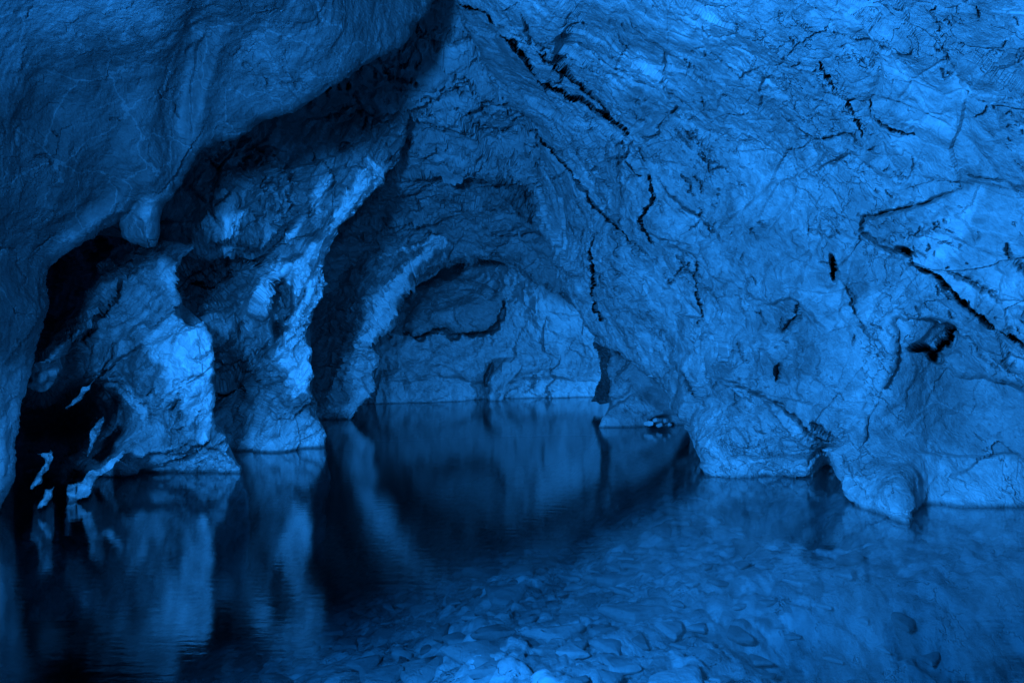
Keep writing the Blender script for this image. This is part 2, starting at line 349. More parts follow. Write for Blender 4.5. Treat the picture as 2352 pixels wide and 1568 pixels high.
slab_tones = [([(2000, 720), (2060, 740), (2065, 800), (2020, 920), (1900, 960), (1880, 800), (1900, 700)], 0.62, 8),
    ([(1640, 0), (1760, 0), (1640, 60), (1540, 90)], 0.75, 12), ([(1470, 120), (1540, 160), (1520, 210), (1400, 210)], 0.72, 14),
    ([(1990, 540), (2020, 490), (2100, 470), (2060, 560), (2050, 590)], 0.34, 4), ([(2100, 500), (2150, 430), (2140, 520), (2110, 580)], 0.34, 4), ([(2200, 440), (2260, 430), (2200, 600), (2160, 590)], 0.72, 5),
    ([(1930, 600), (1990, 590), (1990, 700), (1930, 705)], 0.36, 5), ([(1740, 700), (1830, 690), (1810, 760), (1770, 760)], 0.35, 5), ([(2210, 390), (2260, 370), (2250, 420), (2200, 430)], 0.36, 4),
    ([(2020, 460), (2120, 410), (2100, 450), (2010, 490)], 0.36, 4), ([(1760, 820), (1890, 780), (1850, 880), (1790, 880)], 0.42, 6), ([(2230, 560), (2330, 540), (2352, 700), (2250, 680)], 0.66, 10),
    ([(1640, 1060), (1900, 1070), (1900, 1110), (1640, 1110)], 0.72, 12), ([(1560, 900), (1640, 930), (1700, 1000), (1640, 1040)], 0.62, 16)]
slab_feats += chips(260, (1230, 0, 2352, 980), 52, 26, (10, 42), 1.9, 0.05, 1, 2.2)+chips(110, (1230, 0, 2352, 1000), 48, 25, (40, 160), 22, 0.045, 2, 1.2, 'ledge')+chips(60, (1240, 250, 1620, 640), 62, 12, (30, 90), 2.6, 0.10, 3, 0)
slab_noise = [('fbm', 0.55, 0.14, 1.0, 0, 3), ('facet', 0.8, 0.11, 1.5, -45, 4), ('facet', 1.9, 0.05, 1.5, -45, 5), ('facet', 4.2, 0.018, 1.5, -50, 6, 2.0), ('facet', 9.0, 0.016, 1.2, -40, 7, 2.4),
    ('crackle', 1.9, 0.04, 1.5, -45, 8, 3.0), ('crackle', 5.0, 0.015, 1.4, -35, 9, 3.0), ('facet', 16.0, 0.010, 1.2, 30, 10, 2.0)]
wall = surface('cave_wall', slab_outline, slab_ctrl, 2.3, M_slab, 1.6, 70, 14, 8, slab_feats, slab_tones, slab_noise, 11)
tag(wall, 'huge leaning right wall of fractured rock crossed by dark bedding cracks', 'cave wall', kind='structure')

# --- lower right: smooth buttress standing in the water and the hollow above it
but_outline = [(1888, 1034), (1905, 1052), (1918, 1090), (1940, 1135), (1962, 1166), (1985, 1250), (1960, 1420), (2520, 1430), (2520, 640), (2120, 660), (1990, 700), (1985, 900), (1975, 1004), (1930, 1018)]
but_ctrl = [(1900, 1050, 5.45), (1962, 1166, 5.10), (2020, 1181, 4.92), (2055, 1190, 4.80), (2080, 1198, 4.70), (2094, 1180, 4.92), (2112, 1168, 5.10), (2084, 1150, 4.80), (2110, 1110, 5.15), (2200, 1166, 5.12), (2352, 1164, 5.12), (2520, 1160, 5.1), (2080, 1100, 4.95), (2060, 1020, 5.35),
    (2075, 1300, 4.6), (2250, 1300, 4.95), (1992, 1010, 5.42), (2000, 978, 5.35), (2022, 920, 5.25), (2050, 860, 5.14), (2067, 790, 5.04), (2060, 735, 5.0), (2130, 732, 4.92), (2100, 900, 5.32), (2150, 800, 5.28), (2250, 900, 5.3), (2352, 950, 5.2), (2520, 900, 5.1), (2200, 700, 5.1), (2250, 1050, 5.35), (2000, 1100, 5.1), (2520, 650, 5.3), (2000, 750, 5.6)]
but_noise = [('fbm', 0.9, 0.07, 1.0, 0, 23), ('facet', 1.3, 0.045, 1.2, 80, 25), ('fbm', 4.0, 0.03, 1.4, -20, 26), ('facet', 6.0, 0.012, 1.5, -30, 27, 1.5)]
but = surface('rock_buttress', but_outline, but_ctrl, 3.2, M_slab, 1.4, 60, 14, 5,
    [('hole', 2108, 797, 20, 9, -8, -0.7), ('hole', 2140, 815, 22, 12, 34, -0.7), (C, [(2148, 806), (2172, 782), (2196, 752)], 7, 0.6),
     ('ledge', [(2080, 1035), (2180, 1045), (2352, 1040)], 80, 0.07, 1), (C, [(1935, 1040), (1960, 1090), (1990, 1150)], 4, 0.05)],
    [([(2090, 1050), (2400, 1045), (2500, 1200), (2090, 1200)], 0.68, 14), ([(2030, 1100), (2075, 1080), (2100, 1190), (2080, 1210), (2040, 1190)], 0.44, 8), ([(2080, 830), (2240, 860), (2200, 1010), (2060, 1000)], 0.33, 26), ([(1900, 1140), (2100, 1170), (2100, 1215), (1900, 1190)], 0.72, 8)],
    but_noise, 21)
tag(but, 'smooth rock buttress rising from the water at the right with a pointed toe', 'rock')

# --- rock pillar that spans the hollow on the right
pil = surface('rock_strut', [(2160, 832), (2185, 800), (2205, 764), (2240, 775), (2300, 835), (2370, 880), (2480, 940), (2480, 1000), (2370, 915), (2300, 880), (2240, 872), (2190, 868)],
    [(2160, 832, 5.35), (2205, 764, 5.1), (2300, 850, 4.95), (2400, 920, 4.8), (2480, 980, 4.7), (2200, 860, 5.3)], 3.0, M_slab, 0.4, 30, 14, 5, [('bump', 2200, 815, 22, 16, 0, -0.06), (C, [(2235, 790), (2260, 830), (2300, 860)], 4, 0.06)], [],
    [('fbm', 2.0, 0.06, 1, 0, 31), ('facet', 4.0, 0.03, 1.3, 30, 32)], 31)
tag(pil, 'pale strut of rock bridging the dark hollow above the right buttress', 'rock')

# --- foreground left: smooth flowstone overhang
over_outline = [(-220, 1320), (-60, 1235), (0, 1166), (28, 1110), (37, 1060), (30, 1000), (40, 960), (58, 905), (70, 845), (88, 760), (102, 690), (100, 640), (118, 605), (160, 575), (205, 545), (250, 518), (268, 508), (284, 540), (305, 557), (330, 566), (354, 568), (368, 540), (374, 480),
    (395, 450), (418, 405), (432, 380), (462, 340), (490, 325), (530, 322), (585, 290), (610, 276), (660, 262), (700, 242), (760, 195), (830, 150), (890, 122), (940, 85), (962, 50), (985, 20), (1010, -30), (1040, -160), (-260, -200)]
over_ctrl = [(-200, 1300, 4.3), (0, 1166, 4.65), (37, 1060, 4.75), (58, 905, 4.8), (100, 660, 4.9), (200, 548, 5.0), (298, 480, 5.1), (350, 560, 5.05), (374, 480, 5.1), (430, 380, 5.15), (490, 328, 5.2), (610, 276, 5.3), (760, 195, 5.35), (890, 122, 5.7), (985, 20, 6.1), (1030, -150, 6.2),
    (-200, 900, 4.0), (-200, 300, 3.3), (0, 900, 4.45), (0, 600, 4.3), (0, 300, 4.0), (0, 0, 3.5), (-200, -180, 2.8), (250, -150, 3.4), (300, 0, 3.9), (600, -100, 4.2), (600, 60, 4.75), (180, 250, 4.3), (170, 430, 4.5), (330, 380, 4.75), (400, 300, 4.85), (320, 180, 4.45), (560, 180, 5.0), (760, 60, 5.0), (800, -150, 5.1), (60, 700, 4.6)]
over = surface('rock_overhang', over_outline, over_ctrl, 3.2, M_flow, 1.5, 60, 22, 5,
    [('bump', 110, 200, 80, 180, 0, -0.08), ('bump', 420, 190, 40, 170, 15, -0.16), ('bump', 470, 230, 25, 150, 18, 0.08), ('bump', 345, 470, 26, 90, 12, 0.10), ('bump', 250, 480, 130, 26, -38, 0.14), ('bump', 230, 350, 60, 160, 25, -0.10),
     ('bump', 628, 90, 22, 120, -8, 0.04), *chips(50, (0, 0, 900, 900), 75, 25, (20, 90), 3.0, 0.02, 21, 1.5), ('ledge', [(500, 280), (600, 215), (650, 205), (700, 240)], 40, 0.05, 1), ('ledge', [(480, 60), (450, 130), (440, 240), (430, 330)], 60, 0.035, 1), ('bump', 15, 1080, 30, 70, 0, 0.1),
     ('hole', 565, 150, 8, 6, 0, -0.03), ('ledge', [(318, 455), (322, 500), (336, 530), (338, 562)], 24, 0.07, -1)],
    [([(-300, -300), (1100, -300), (1100, 1400), (-300, 1400)], 0.20, 5), ([(-200, -200), (450, -200), (350, 60), (150, 100), (0, 200), (-200, 200)], 0.75, 60), ([(60, 230), (240, 200), (300, 400), (80, 450)], 0.10, 50), ([(-100, 850), (90, 850), (60, 1250), (-200, 1300)], 0.75, 40), ([(300, 475), (420, 380), (450, 300), (520, 320), (380, 480), (350, 570)], 0.45, 20),  # light top-left corner and foot, dark middle: lamp falloff put into the tone
     ([(262, 515), (300, 470), (320, 500), (336, 565), (290, 560)], 0.14, 5), ([(150, 520), (330, 430), (300, 480), (110, 620)], 0.45, 18)],  # flap's left part: its shade is put into the tone
    [('fbm', 0.7, 0.07, 1.0, 0, 43), ('fbm', 3.0, 0.014, 2.6, 65, 44), ('ridge', 5.0, 0.007, 3.0, 68, 45, 2.0), ('fbm', 16.0, 0.005, 1.5, 60, 46), ('facet', 2.4, 0.02, 1.8, 65, 47, 2.0), ('facet', 7.0, 0.008, 1.5, 60, 48, 2.0)], 41)
tag(over, 'smooth flowstone overhang filling the upper left foreground with a folded lip', 'rock')

# --- left middle: front rib with the pale crust
ribA_outline = [(20, 1240), (-40, 1120), (20, 930), (72, 845), (114, 794), (206, 672), (233, 648), (239, 600), (262, 568), (360, 562), (442, 560), (440, 574), (418, 600), (402, 632), (398, 655), (410, 675), (412, 690), (394, 702), (420, 738), (448, 748), (470, 742), (484, 768), (488, 830), (480, 872), (492, 905), (488, 940), (500, 985),
    (520, 1002), (528, 1015), (522, 1028), (545, 1052), (562, 1078), (580, 1200), (560, 1380), (60, 1430)]
ribA_ctrl = [(20, 1200, 5.9), (160, 1158, 6.6), (240, 1080, 6.3), (330, 1088, 6.45), (440, 1084, 6.5), (560, 1078, 6.55), (110, 1168, 5.6), (60, 1000, 7.5), (120, 950, 7.2), (110, 800, 5.6), (180, 700, 6.35), (75, 858, 5.1), (92, 895, 5.3), (150, 862, 5.7), (250, 600, 6.75), (350, 580, 6.6), (440, 565, 6.5), (402, 650, 6.3), (300, 700, 6.3),
    (200, 835, 6.0), (330, 850, 6.1), (440, 800, 5.95), (480, 870, 6.15), (420, 900, 6.05), (490, 970, 6.3), (350, 1000, 6.2), (230, 980, 7.2), (300, 1035, 6.1), (420, 1030, 6.3), (185, 1080, 6.4), (120, 1060, 6.7), (420, 1130, 6.6), (400, 1350, 6.4), (100, 1400, 5.4), (0, 900, 8.0)]
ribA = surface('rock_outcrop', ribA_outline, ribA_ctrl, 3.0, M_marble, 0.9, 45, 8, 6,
    [('ledge', [(70, 860), (130, 820), (190, 760), (240, 690), (300, 620)], 60, 0.35, -1), ('ledge', [(330, 790), (400, 770), (470, 760)], 50, 0.08, 1), ('ledge', [(100, 1100), (180, 1040), (260, 1000), (330, 930), (280, 870)], 60, 0.16, 1),
     (C, [(325, 905), (350, 930), (352, 980)], 4, 0.10), (C, [(395, 1040), (400, 960), (420, 900), (410, 860)], 3, 0.06), ('ledge', [(240, 1080), (300, 1050), (330, 1040), (420, 1020)], 30, 0.10, -1), (C, [(200, 900), (240, 850), (330, 800), (380, 780)], 5, 0.10),
     ('bump', 170, 960, 50, 60, 35, -0.4), ('bump', 90, 1040, 40, 70, 20, -0.4), ('ledge', [(560, 1070), (500, 1020), (440, 1010), (380, 1040)], 50, 0.1, 1),
     *chips(70, (120, 570, 560, 1080), -50, 25, (20, 80), 2.6, 0.06, 4), *chips(40, (120, 570, 560, 1080), -50, 20, (30, 110), 14, 0.06, 5, 1, 'ledge'), (C, [(250, 640), (330, 600), (400, 590)], 4, 0.06), ('ledge', [(260, 760), (330, 690), (380, 640), (400, 600)], 40, 0.10, 1)],
    [([(-50, 500), (600, 500), (600, 1250), (-50, 1250)], 0.46, 5), ([(336, 794), (380, 724), (401, 729), (466, 745), (474, 778), (490, 794), (485, 886), (493, 919), (480, 984), (453, 1011), (455, 968), (428, 930), (412, 886), (384, 832)], 0.76, 4), ([(290, 880), (320, 870), (355, 920), (340, 960), (290, 940)], 0.9, 5), ([(304, 830), (340, 806), (380, 840), (402, 890), (398, 908), (320, 905)], 0.36, 5), ([(30, 920), (92, 886), (150, 862), (200, 826), (222, 880), (215, 950), (240, 1000), (280, 1030), (240, 1070), (205, 1120), (160, 1160), (0, 1240)], 0.22, 6), ([(211, 745), (225, 790), (200, 826), (120, 880), (92, 886), (170, 810)], 0.14, 4),  # dark lower-left patch: shade of the hollow painted into the rock tone
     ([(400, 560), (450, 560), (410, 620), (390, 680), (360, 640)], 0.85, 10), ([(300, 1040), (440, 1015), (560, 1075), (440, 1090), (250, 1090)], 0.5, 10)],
    [('fbm', 0.9, 0.12, 1.3, 50, 53), ('facet', 2.0, 0.06, 2.4, 55, 55), ('facet', 6.0, 0.028, 2.2, 60, 56, 1.5), ('crackle', 3.5, 0.05, 1.8, 60, 57, 1.5), ('facet', 13.0, 0.018, 1.5, 60, 58, 1.6), ('fbm', 12.0, 0.012, 1.6, 55, 59)], 51)
tag(ribA, 'broad broken rock outcrop with a pale mineral crust, foremost at the left shore', 'rock')

# --- thin fins that stick out of the dark hollow low on the left
for pl, d1, d2, lb in [
    ([(92, 1043), (120, 1037), (120, 1056), (111, 1077), (96, 1092), (92, 1110), (77, 1120), (81, 1099), (101, 1071), (105, 1058)], 5.0, 4.9, 'upper pale fin of rock close to the foot of the overhang'),
    ([(103, 1124), (124, 1118), (120, 1135), (111, 1152), (96, 1166), (86, 1169), (101, 1144)], 4.95, 4.9, 'small pale fin of rock just above the water below another fin'),
    ([(208, 988), (237, 956), (239, 968), (229, 990), (219, 1011), (201, 1049), (207, 1017)], 5.75, 5.6, 'slender pale fin pointing down beside a dark crack in the outcrop'),
    ([(152, 938), (171, 915), (186, 893), (218, 872), (206, 893), (193, 904), (169, 930)], 5.6, 5.5, 'slanting pale fin crossing the top of the dark hollow'),
    ([(156, 1112), (190, 1107), (203, 1084), (244, 1066), (290, 1032), (262, 1066), (227, 1094), (209, 1122), (203, 1142), (180, 1153), (158, 1163), (160, 1230), (150, 1230), (154, 1131)], 5.35, 5.2, 'bright pale foot of rock standing in the water at the left')]:
    n_ = len(pl); ct = [(p[0], p[1], d1 if k % 2 else d2) for k, p in enumerate(pl)]
    f = surface('rock_fin', pl, ct, 2.0, M_marble, 0.6, 14, 4, 4, chips(6, (pl[0][0]-40, pl[0][1]-60, pl[0][0]+90, pl[0][1]+90), -60, 20, (10, 40), 2.5, 0.05, 9, 0), [([(0, 800), (400, 800), (400, 1300), (0, 1300)], 0.68, 4)], [('facet', 5.0, 0.03, 1.8, 60, 141), ('fbm', 9.0, 0.015, 1.4, 60, 142)], int(pl[0][0]))
    tag(f, lb, 'rock')

# --- left middle, behind: ribbed wall with the round alcove and the bright crest
ribB_outline = [(420, 150), (700, 60), (900, 0), (960, 160), (930, 330), (882, 400), (878, 425), (852, 446), (820, 478), (796, 505), (770, 545), (756, 568), (738, 592), (745, 610), (735, 628), (752, 655), (740, 680), (728, 700), (714, 735), (700, 768), (704, 790), (718, 806), (715, 840),
    (722, 862), (712, 882), (722, 915), (716, 945), (732, 968), (745, 990), (744, 1016), (745, 1060), (750, 1300), (300, 1320), (-120, 1200), (-120, 500), (60, 300)]
ribB_ctrl = [(540, 1037, 7.7), (640, 1034, 7.75), (742, 1020, 8.1), (530, 960, 8.2), (560, 880, 8.3), (620, 960, 7.6), (700, 930, 7.7), (700, 790, 7.7), (740, 620, 7.8), (640, 820, 7.7), (610, 700, 7.5), (500, 640, 8.3), (460, 690, 8.3), (560, 600, 8.0), (480, 760, 7.3), (880, 400, 8.6), (800, 480, 8.2),
    (700, 450, 7.9), (560, 540, 7.1), (450, 540, 6.8), (400, 480, 6.7), (500, 400, 6.9), (600, 350, 7.3), (700, 300, 7.9), (930, 200, 8.0), (850, 300, 8.4), (700, 150, 7.4), (300, 560, 6.9), (150, 600, 9.0), (-50, 700, 9.6), (-50, 1100, 9.0), (200, 750, 9.0), (300, 1000, 9.0), (300, 350, 6.4), (640, 1100, 7.6)]
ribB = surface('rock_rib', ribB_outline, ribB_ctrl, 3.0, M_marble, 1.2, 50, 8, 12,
    [('ledge', [(440, 565), (500, 550), (545, 545), (600, 555), (640, 520), (700, 490)], 50, 0.30, -1), ('hole', 500, 640, 85, 80, 0, -0.25), ('ledge', [(600, 830), (640, 760), (680, 700), (720, 620), (760, 540), (830, 450), (870, 400)], 28, 0.22, -1),
     ('ledge', [(600, 700), (620, 640), (640, 600), (700, 580)], 20, 0.12, 1), ('hole', 650, 700, 20, 62, 12, -0.5), ('hole', 640, 770, 10, 30, -6, -0.4), (C, [(690, 620), (700, 660), (670, 740), (650, 800)], 5, 0.15), (C, [(735, 640), (700, 720), (670, 790)], 5, 0.2),
     ('hole', 730, 620, 22, 12, 40, -0.2), ('ledge', [(560, 830), (620, 800), (680, 790)], 35, 0.15, 1), ('ledge', [(590, 890), (640, 870), (700, 830)], 20, 0.10, -1), (C, [(450, 340), (500, 400), (480, 480), (520, 540)], 4, 0.08), ('ledge', [(520, 500), (620, 440), (740, 400), (860, 380)], 40, 0.15, 1),
     ('ledge', [(560, 420), (700, 380), (840, 320)], 40, 0.12, 1), (C, [(600, 560), (650, 540), (700, 500), (780, 400)], 5, 0.14), ('hole', 540, 300, 10, 30, 60, -0.1), *chips(150, (430, 200, 900, 1000), -55, 22, (20, 90), 2.8, 0.09, 6), *chips(110, (430, 250, 900, 1000), -58, 14, (40, 130), 10, 0.12, 7, 1, 'ledge'), ('bump', 530, 450, 40, 50, 0, 0.1), ('bump', 640, 1000, 80, 50, 0, 0.15)],
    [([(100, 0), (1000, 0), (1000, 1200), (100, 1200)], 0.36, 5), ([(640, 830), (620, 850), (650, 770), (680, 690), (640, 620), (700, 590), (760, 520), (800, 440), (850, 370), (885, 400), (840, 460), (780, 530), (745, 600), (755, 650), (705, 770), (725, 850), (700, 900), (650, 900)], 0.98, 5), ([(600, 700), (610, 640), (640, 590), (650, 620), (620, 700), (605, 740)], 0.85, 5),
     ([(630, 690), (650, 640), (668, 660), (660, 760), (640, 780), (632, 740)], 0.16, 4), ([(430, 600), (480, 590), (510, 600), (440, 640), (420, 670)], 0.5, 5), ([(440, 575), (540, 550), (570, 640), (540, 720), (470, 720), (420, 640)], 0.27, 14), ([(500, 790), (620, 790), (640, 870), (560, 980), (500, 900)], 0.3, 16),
     ([(560, 930), (740, 960), (745, 1040), (540, 1040)], 0.55, 14), ([(510, 500), (560, 480), (540, 550), (510, 560)], 0.8, 5), ([(560, 100), (960, 60), (960, 330), (700, 330), (560, 350)], 0.3, 40), ([(700, 480), (745, 400), (760, 410), (730, 500)], 0.75, 4), ([(640, 540), (690, 500), (670, 560)], 0.75, 4)],  # upper part toned down to deepen the shadow cast by the overhang
    [('fbm', 0.8, 0.20, 1.4, 50, 63), ('facet', 2.0, 0.10, 2.8, 55, 65), ('facet', 4.5, 0.055, 2.8, 60, 66), ('crackle', 3.5, 0.06, 2.0, 60, 67, 1.5), ('facet', 11.0, 0.028, 2.0, 60, 68, 1.2), ('fbm', 14.0, 0.014, 1.6, 55, 69)], 61)
tag(ribB, 'jagged rock rib with a bright marble crest behind the pale crusted outcrop', 'rock')

# --- third rib, deeper in, with lacy pale crest
ribC_outline = [(1036, 543), (1040, 575), (1030, 602), (1000, 610), (965, 636), (938, 662), (930, 690), (916, 732), (890, 760), (850, 785), (830, 796), (862, 806), (868, 842), (860, 886), (830, 922), (806, 962), (800, 1030), (600, 1040), (600, 480), (740, 470), (800, 560), (900, 575), (960, 553)]
ribC_ctrl = [(1036, 545, 12.2), (1030, 602, 12.1), (938, 662, 11.7), (916, 732, 11.4), (835, 795, 11.1), (866, 842, 11.1), (830, 922, 10.9), (806, 962, 10.8), (740, 962, 10.9), (760, 700, 12.3), (820, 620, 12.3), (750, 860, 11.8), (650, 700, 12.6), (860, 700, 11.8), (900, 620, 12.1), (640, 480, 12.2), (620, 1000, 11.6)]
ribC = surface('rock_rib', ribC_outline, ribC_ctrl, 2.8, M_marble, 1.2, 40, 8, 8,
    [('ledge', [(780, 930), (800, 840), (840, 770), (880, 690), (940, 610), (1030, 545)], 26, 0.25, 1), ('ledge', [(860, 590), (940, 575), (1030, 545)], 10, 0.2, 1), ('hole', 835, 830, 18, 22, 0, -0.25), ('hole', 850, 870, 12, 26, 10, -0.2), ('hole', 790, 900, 20, 24, 0, -0.2), (C, [(780, 760), (830, 740), (860, 700)], 4, 0.15)],
    [([(500, 400), (1100, 400), (1100, 1100), (500, 1100)], 0.38, 5), ([(820, 790), (840, 730), (890, 650), (950, 600), (1030, 545), (1035, 560), (960, 620), (925, 680), (910, 735), (830, 795)], 0.9, 6), ([(870, 585), (1000, 545), (1030, 545), (960, 575)], 0.98, 4), ([(740, 930), (770, 840), (840, 780), (868, 810), (862, 880), (810, 960)], 0.66, 8), ([(600, 450), (820, 560), (800, 700), (780, 800), (700, 960), (600, 960)], 0.22, 20)],  # dark left side: shadow of the nearer rib painted into the tone
    [('fbm', 0.8, 0.18, 1.4, 50, 73), ('facet', 2.2, 0.10, 1.8, 50, 75), ('facet', 4.5, 0.08, 1.5, 60, 76), ('crackle', 3.0, 0.16, 1.6, 60, 77, 1.2), ('facet', 9.0, 0.035, 1.5, 60, 78)], 71)
tag(ribC, 'lace-like rock rib deeper in, arching up from the water before the back wall', 'rock')

# --- ceiling running back into the far chamber
ceil_outline = [(450, -180), (1420, -180), (1500, 250), (1450, 700), (1400, 745), (1350, 720), (1310, 695), (1262, 645), (1225, 628), (1180, 612), (1132, 590), (1098, 594), (1062, 590), (1030, 600), (990, 640), (860, 700), (700, 860), (560, 860), (480, 400)]
ceil_ctrl = [(500, -100, 7.5), (700, 200, 8.3), (950, 0, 6.9), (1100, -150, 5.9), (1100, 50, 7.0), (1300, 0, 6.6), (900, 300, 8.8), (1050, 300, 9.0), (1200, 300, 8.9), (1350, 300, 9.3), (1230, 440, 10.2), (1000, 400, 10.3), (1100, 450, 11.0), (900, 450, 10.7), (800, 560, 12.2), (1200, 560, 12.2), (1100, 585, 12.4), (1300, 680, 12.6), (950, 570, 12.5), (850, 680, 12.8), (650, 800, 13.0), (1450, 650, 12.0), (1450, -100, 6.3), (550, 500, 11)]
ceil = surface('cave_ceiling', ceil_outline, ceil_ctrl, 3.0, M_back, 1.6, 60, 10, 9,
    [('ledge', [(880, 400), (960, 380), (1060, 400), (1150, 420), (1190, 470), (1235, 500)], 50, 0.35, -1), ('ledge', [(1170, 250), (1100, 150), (1080, 60)], 60, 0.25, 1), (C, [(950, 60), (1000, 120), (1100, 100), (1150, 170), (1220, 290)], 5, 0.12), ('ledge', [(1120, 400), (1180, 440), (1230, 500), (1245, 540)], 30, 0.3, -1),
     ('ledge', [(870, 520), (960, 480), (1040, 440), (1120, 420)], 40, 0.2, 1), *chips(160, (820, 50, 1240, 620), -12, 40, (14, 60), 2.8, 0.12, 8), *chips(60, (820, 50, 1240, 620), -10, 40, (20, 80), 12, 0.12, 9, 1, 'ledge'), ('bump', 950, 430, 80, 30, -10, 0.25), ('bump', 1110, 90, 60, 80, -30, -0.2), (C, [(1160, 360), (1180, 420), (1230, 470)], 5, 0.2)],
    [([(960, 60), (1080, 100), (1200, 290), (1225, 420), (1080, 400), (960, 330)], 0.66, 24), ([(1100, 40), (1200, 110), (1260, 250), (1180, 240), (1120, 180), (1090, 100)], 0.7, 14), ([(880, 420), (1000, 410), (1040, 440), (980, 470), (880, 470)], 0.68, 8), ([(1100, 430), (1230, 500), (1280, 640), (1150, 560), (1060, 500)], 0.62, 14), ([(1060, 420), (1140, 400), (1230, 440), (1230, 490), (1160, 470)], 0.3, 8)],
    [('fbm', 0.6, 0.30, 1.0, 0, 83), ('facet', 1.3, 0.13, 1.2, 30, 85), ('facet', 3.0, 0.06, 1.4, -25, 86), ('facet', 7.0, 0.035, 1.4, 20, 87), ('crackle', 3.0, 0.05, 1.6, -20, 88, 1.4)], 81)
tag(ceil, 'arched cave ceiling running back into the far chamber', 'cave ceiling', kind='structure')

# --- back wall of the far chamber
back_outline = [(560, 430), (1620, 430), (1620, 1010), (1350, 1000), (1000, 1010), (560, 1020)]
back_ctrl = [(600, 940, 13.1), (880, 927, 13.6), (1000, 923, 14.1), (1100, 917, 14.8), (1250, 915, 15.0), (1400, 912, 15.2), (1580, 910, 15.0), (1100, 760, 15.1), (980, 620, 14.9), (1120, 600, 15.2), (1250, 650, 14.6), (900, 720, 14.2), (1400, 700, 14.4), (1560, 700, 13.5), (1250, 800, 15.3), (700, 600, 14), (1100, 480, 14.2), (1100, 980, 14.4), (900, 800, 14.1)]
back = surface('back_wall', back_outline, back_ctrl, 3.0, M_back, 0.6, 30, 6, 4,
    [('ledge', [(860, 880), (1000, 870), (1110, 880), (1200, 870), (1380, 872)], 30, 0.22, -1), ('hole', 1120, 862, 7, 26, 22, -0.5), (C, [(1110, 890), (1150, 870), (1175, 840)], 4, 0.12), (C, [(1195, 905), (1220, 890), (1230, 860)], 5, 0.15), ('bump', 1250, 720, 70, 60, 0, 0.25), ('bump', 1330, 800, 40, 80, 0, -0.2), ('bump', 1030, 610, 120, 36, -14, -0.5), (C, [(925, 765), (960, 778), (1010, 758), (1050, 770), (1100, 768), (1140, 750), (1158, 690)], 8, 0.5)],
    [([(860, 885), (1110, 885), (1110, 930), (860, 935)], 0.66, 10), ([(1200, 640), (1320, 700), (1300, 800), (1200, 780)], 0.72, 26), ([(860, 800), (1000, 790), (1100, 860), (870, 870)], 0.56, 12), ([(1180, 870), (1400, 868), (1400, 910), (1200, 912)], 0.72, 10), ([(930, 640), (1100, 590), (1140, 600), (1000, 660), (930, 690)], 0.12, 6)],  # darkest patch paints the arch lip's shadow in the recess
    [('fbm', 0.6, 0.30, 1.0, 0, 93), ('facet', 1.5, 0.10, 1.3, 60, 95), ('fbm', 4.0, 0.07, 1.0, 60, 96), ('facet', 6.0, 0.04, 1.3, 60, 97, 1.4)], 91)
tag(back, 'rear wall of the far chamber above the pool', 'cave wall', kind='structure')

boul = surface('boulder', [(922, 728), (928, 700), (955, 672), (1000, 660), (1050, 648), (1110, 652), (1142, 664), (1150, 690), (1140, 722), (1128, 748), (1095, 760), (1050, 762), (1020, 750), (985, 762), (945, 772), (928, 760)],
    [(922, 728, 14.3), (1000, 660, 14.5), (1140, 664, 14.6), (1140, 740, 14.45), (1040, 755, 14.1), (940, 765, 14.0), (1000, 715, 13.85), (1090, 710, 14.05)], 2.4, M_back, 0.9, 22, 18, 6,
    [('hole', 998, 700, 7, 8, 0, -0.12), ('hole', 984, 716, 7, 7, 0, -0.12), (C, [(990, 690), (985, 720), (975, 745)], 3, 0.08), (C, [(1040, 700), (1050, 740), (1070, 752)], 3, 0.06)], [([(900, 640), (1160, 640), (1160, 780), (900, 780)], 0.28, 10)],
    [('fbm', 1.2, 0.14, 1.0, 0, 101), ('facet', 2.6, 0.06, 1.3, 20, 102), ('fbm', 6, 0.025, 1, 0, 103)], 101)
tag(boul, 'big dark rounded boulder bulging from the rear wall of the far chamber', 'boulder')
blk = surface('rock_slab', [(1124, 896), (1118, 880), (1135, 850), (1160, 826), (1190, 822), (1198, 840), (1180, 868), (1160, 895), (1150, 935), (1120, 935)],
    [(1124, 896, 14.35), (1195, 830, 14.75), (1150, 900, 14.3), (1160, 850, 14.5), (1130, 930, 14.2)], 2.2, M_back, 0.5, 16, 8, 4, [], [], [('fbm', 2, 0.05, 1, 0, 111), ('facet', 4, 0.05, 1.3, 50, 112)], 111)
tag(blk, 'small leaning slab against the rear wall beside a black gap at the waterline', 'rock')

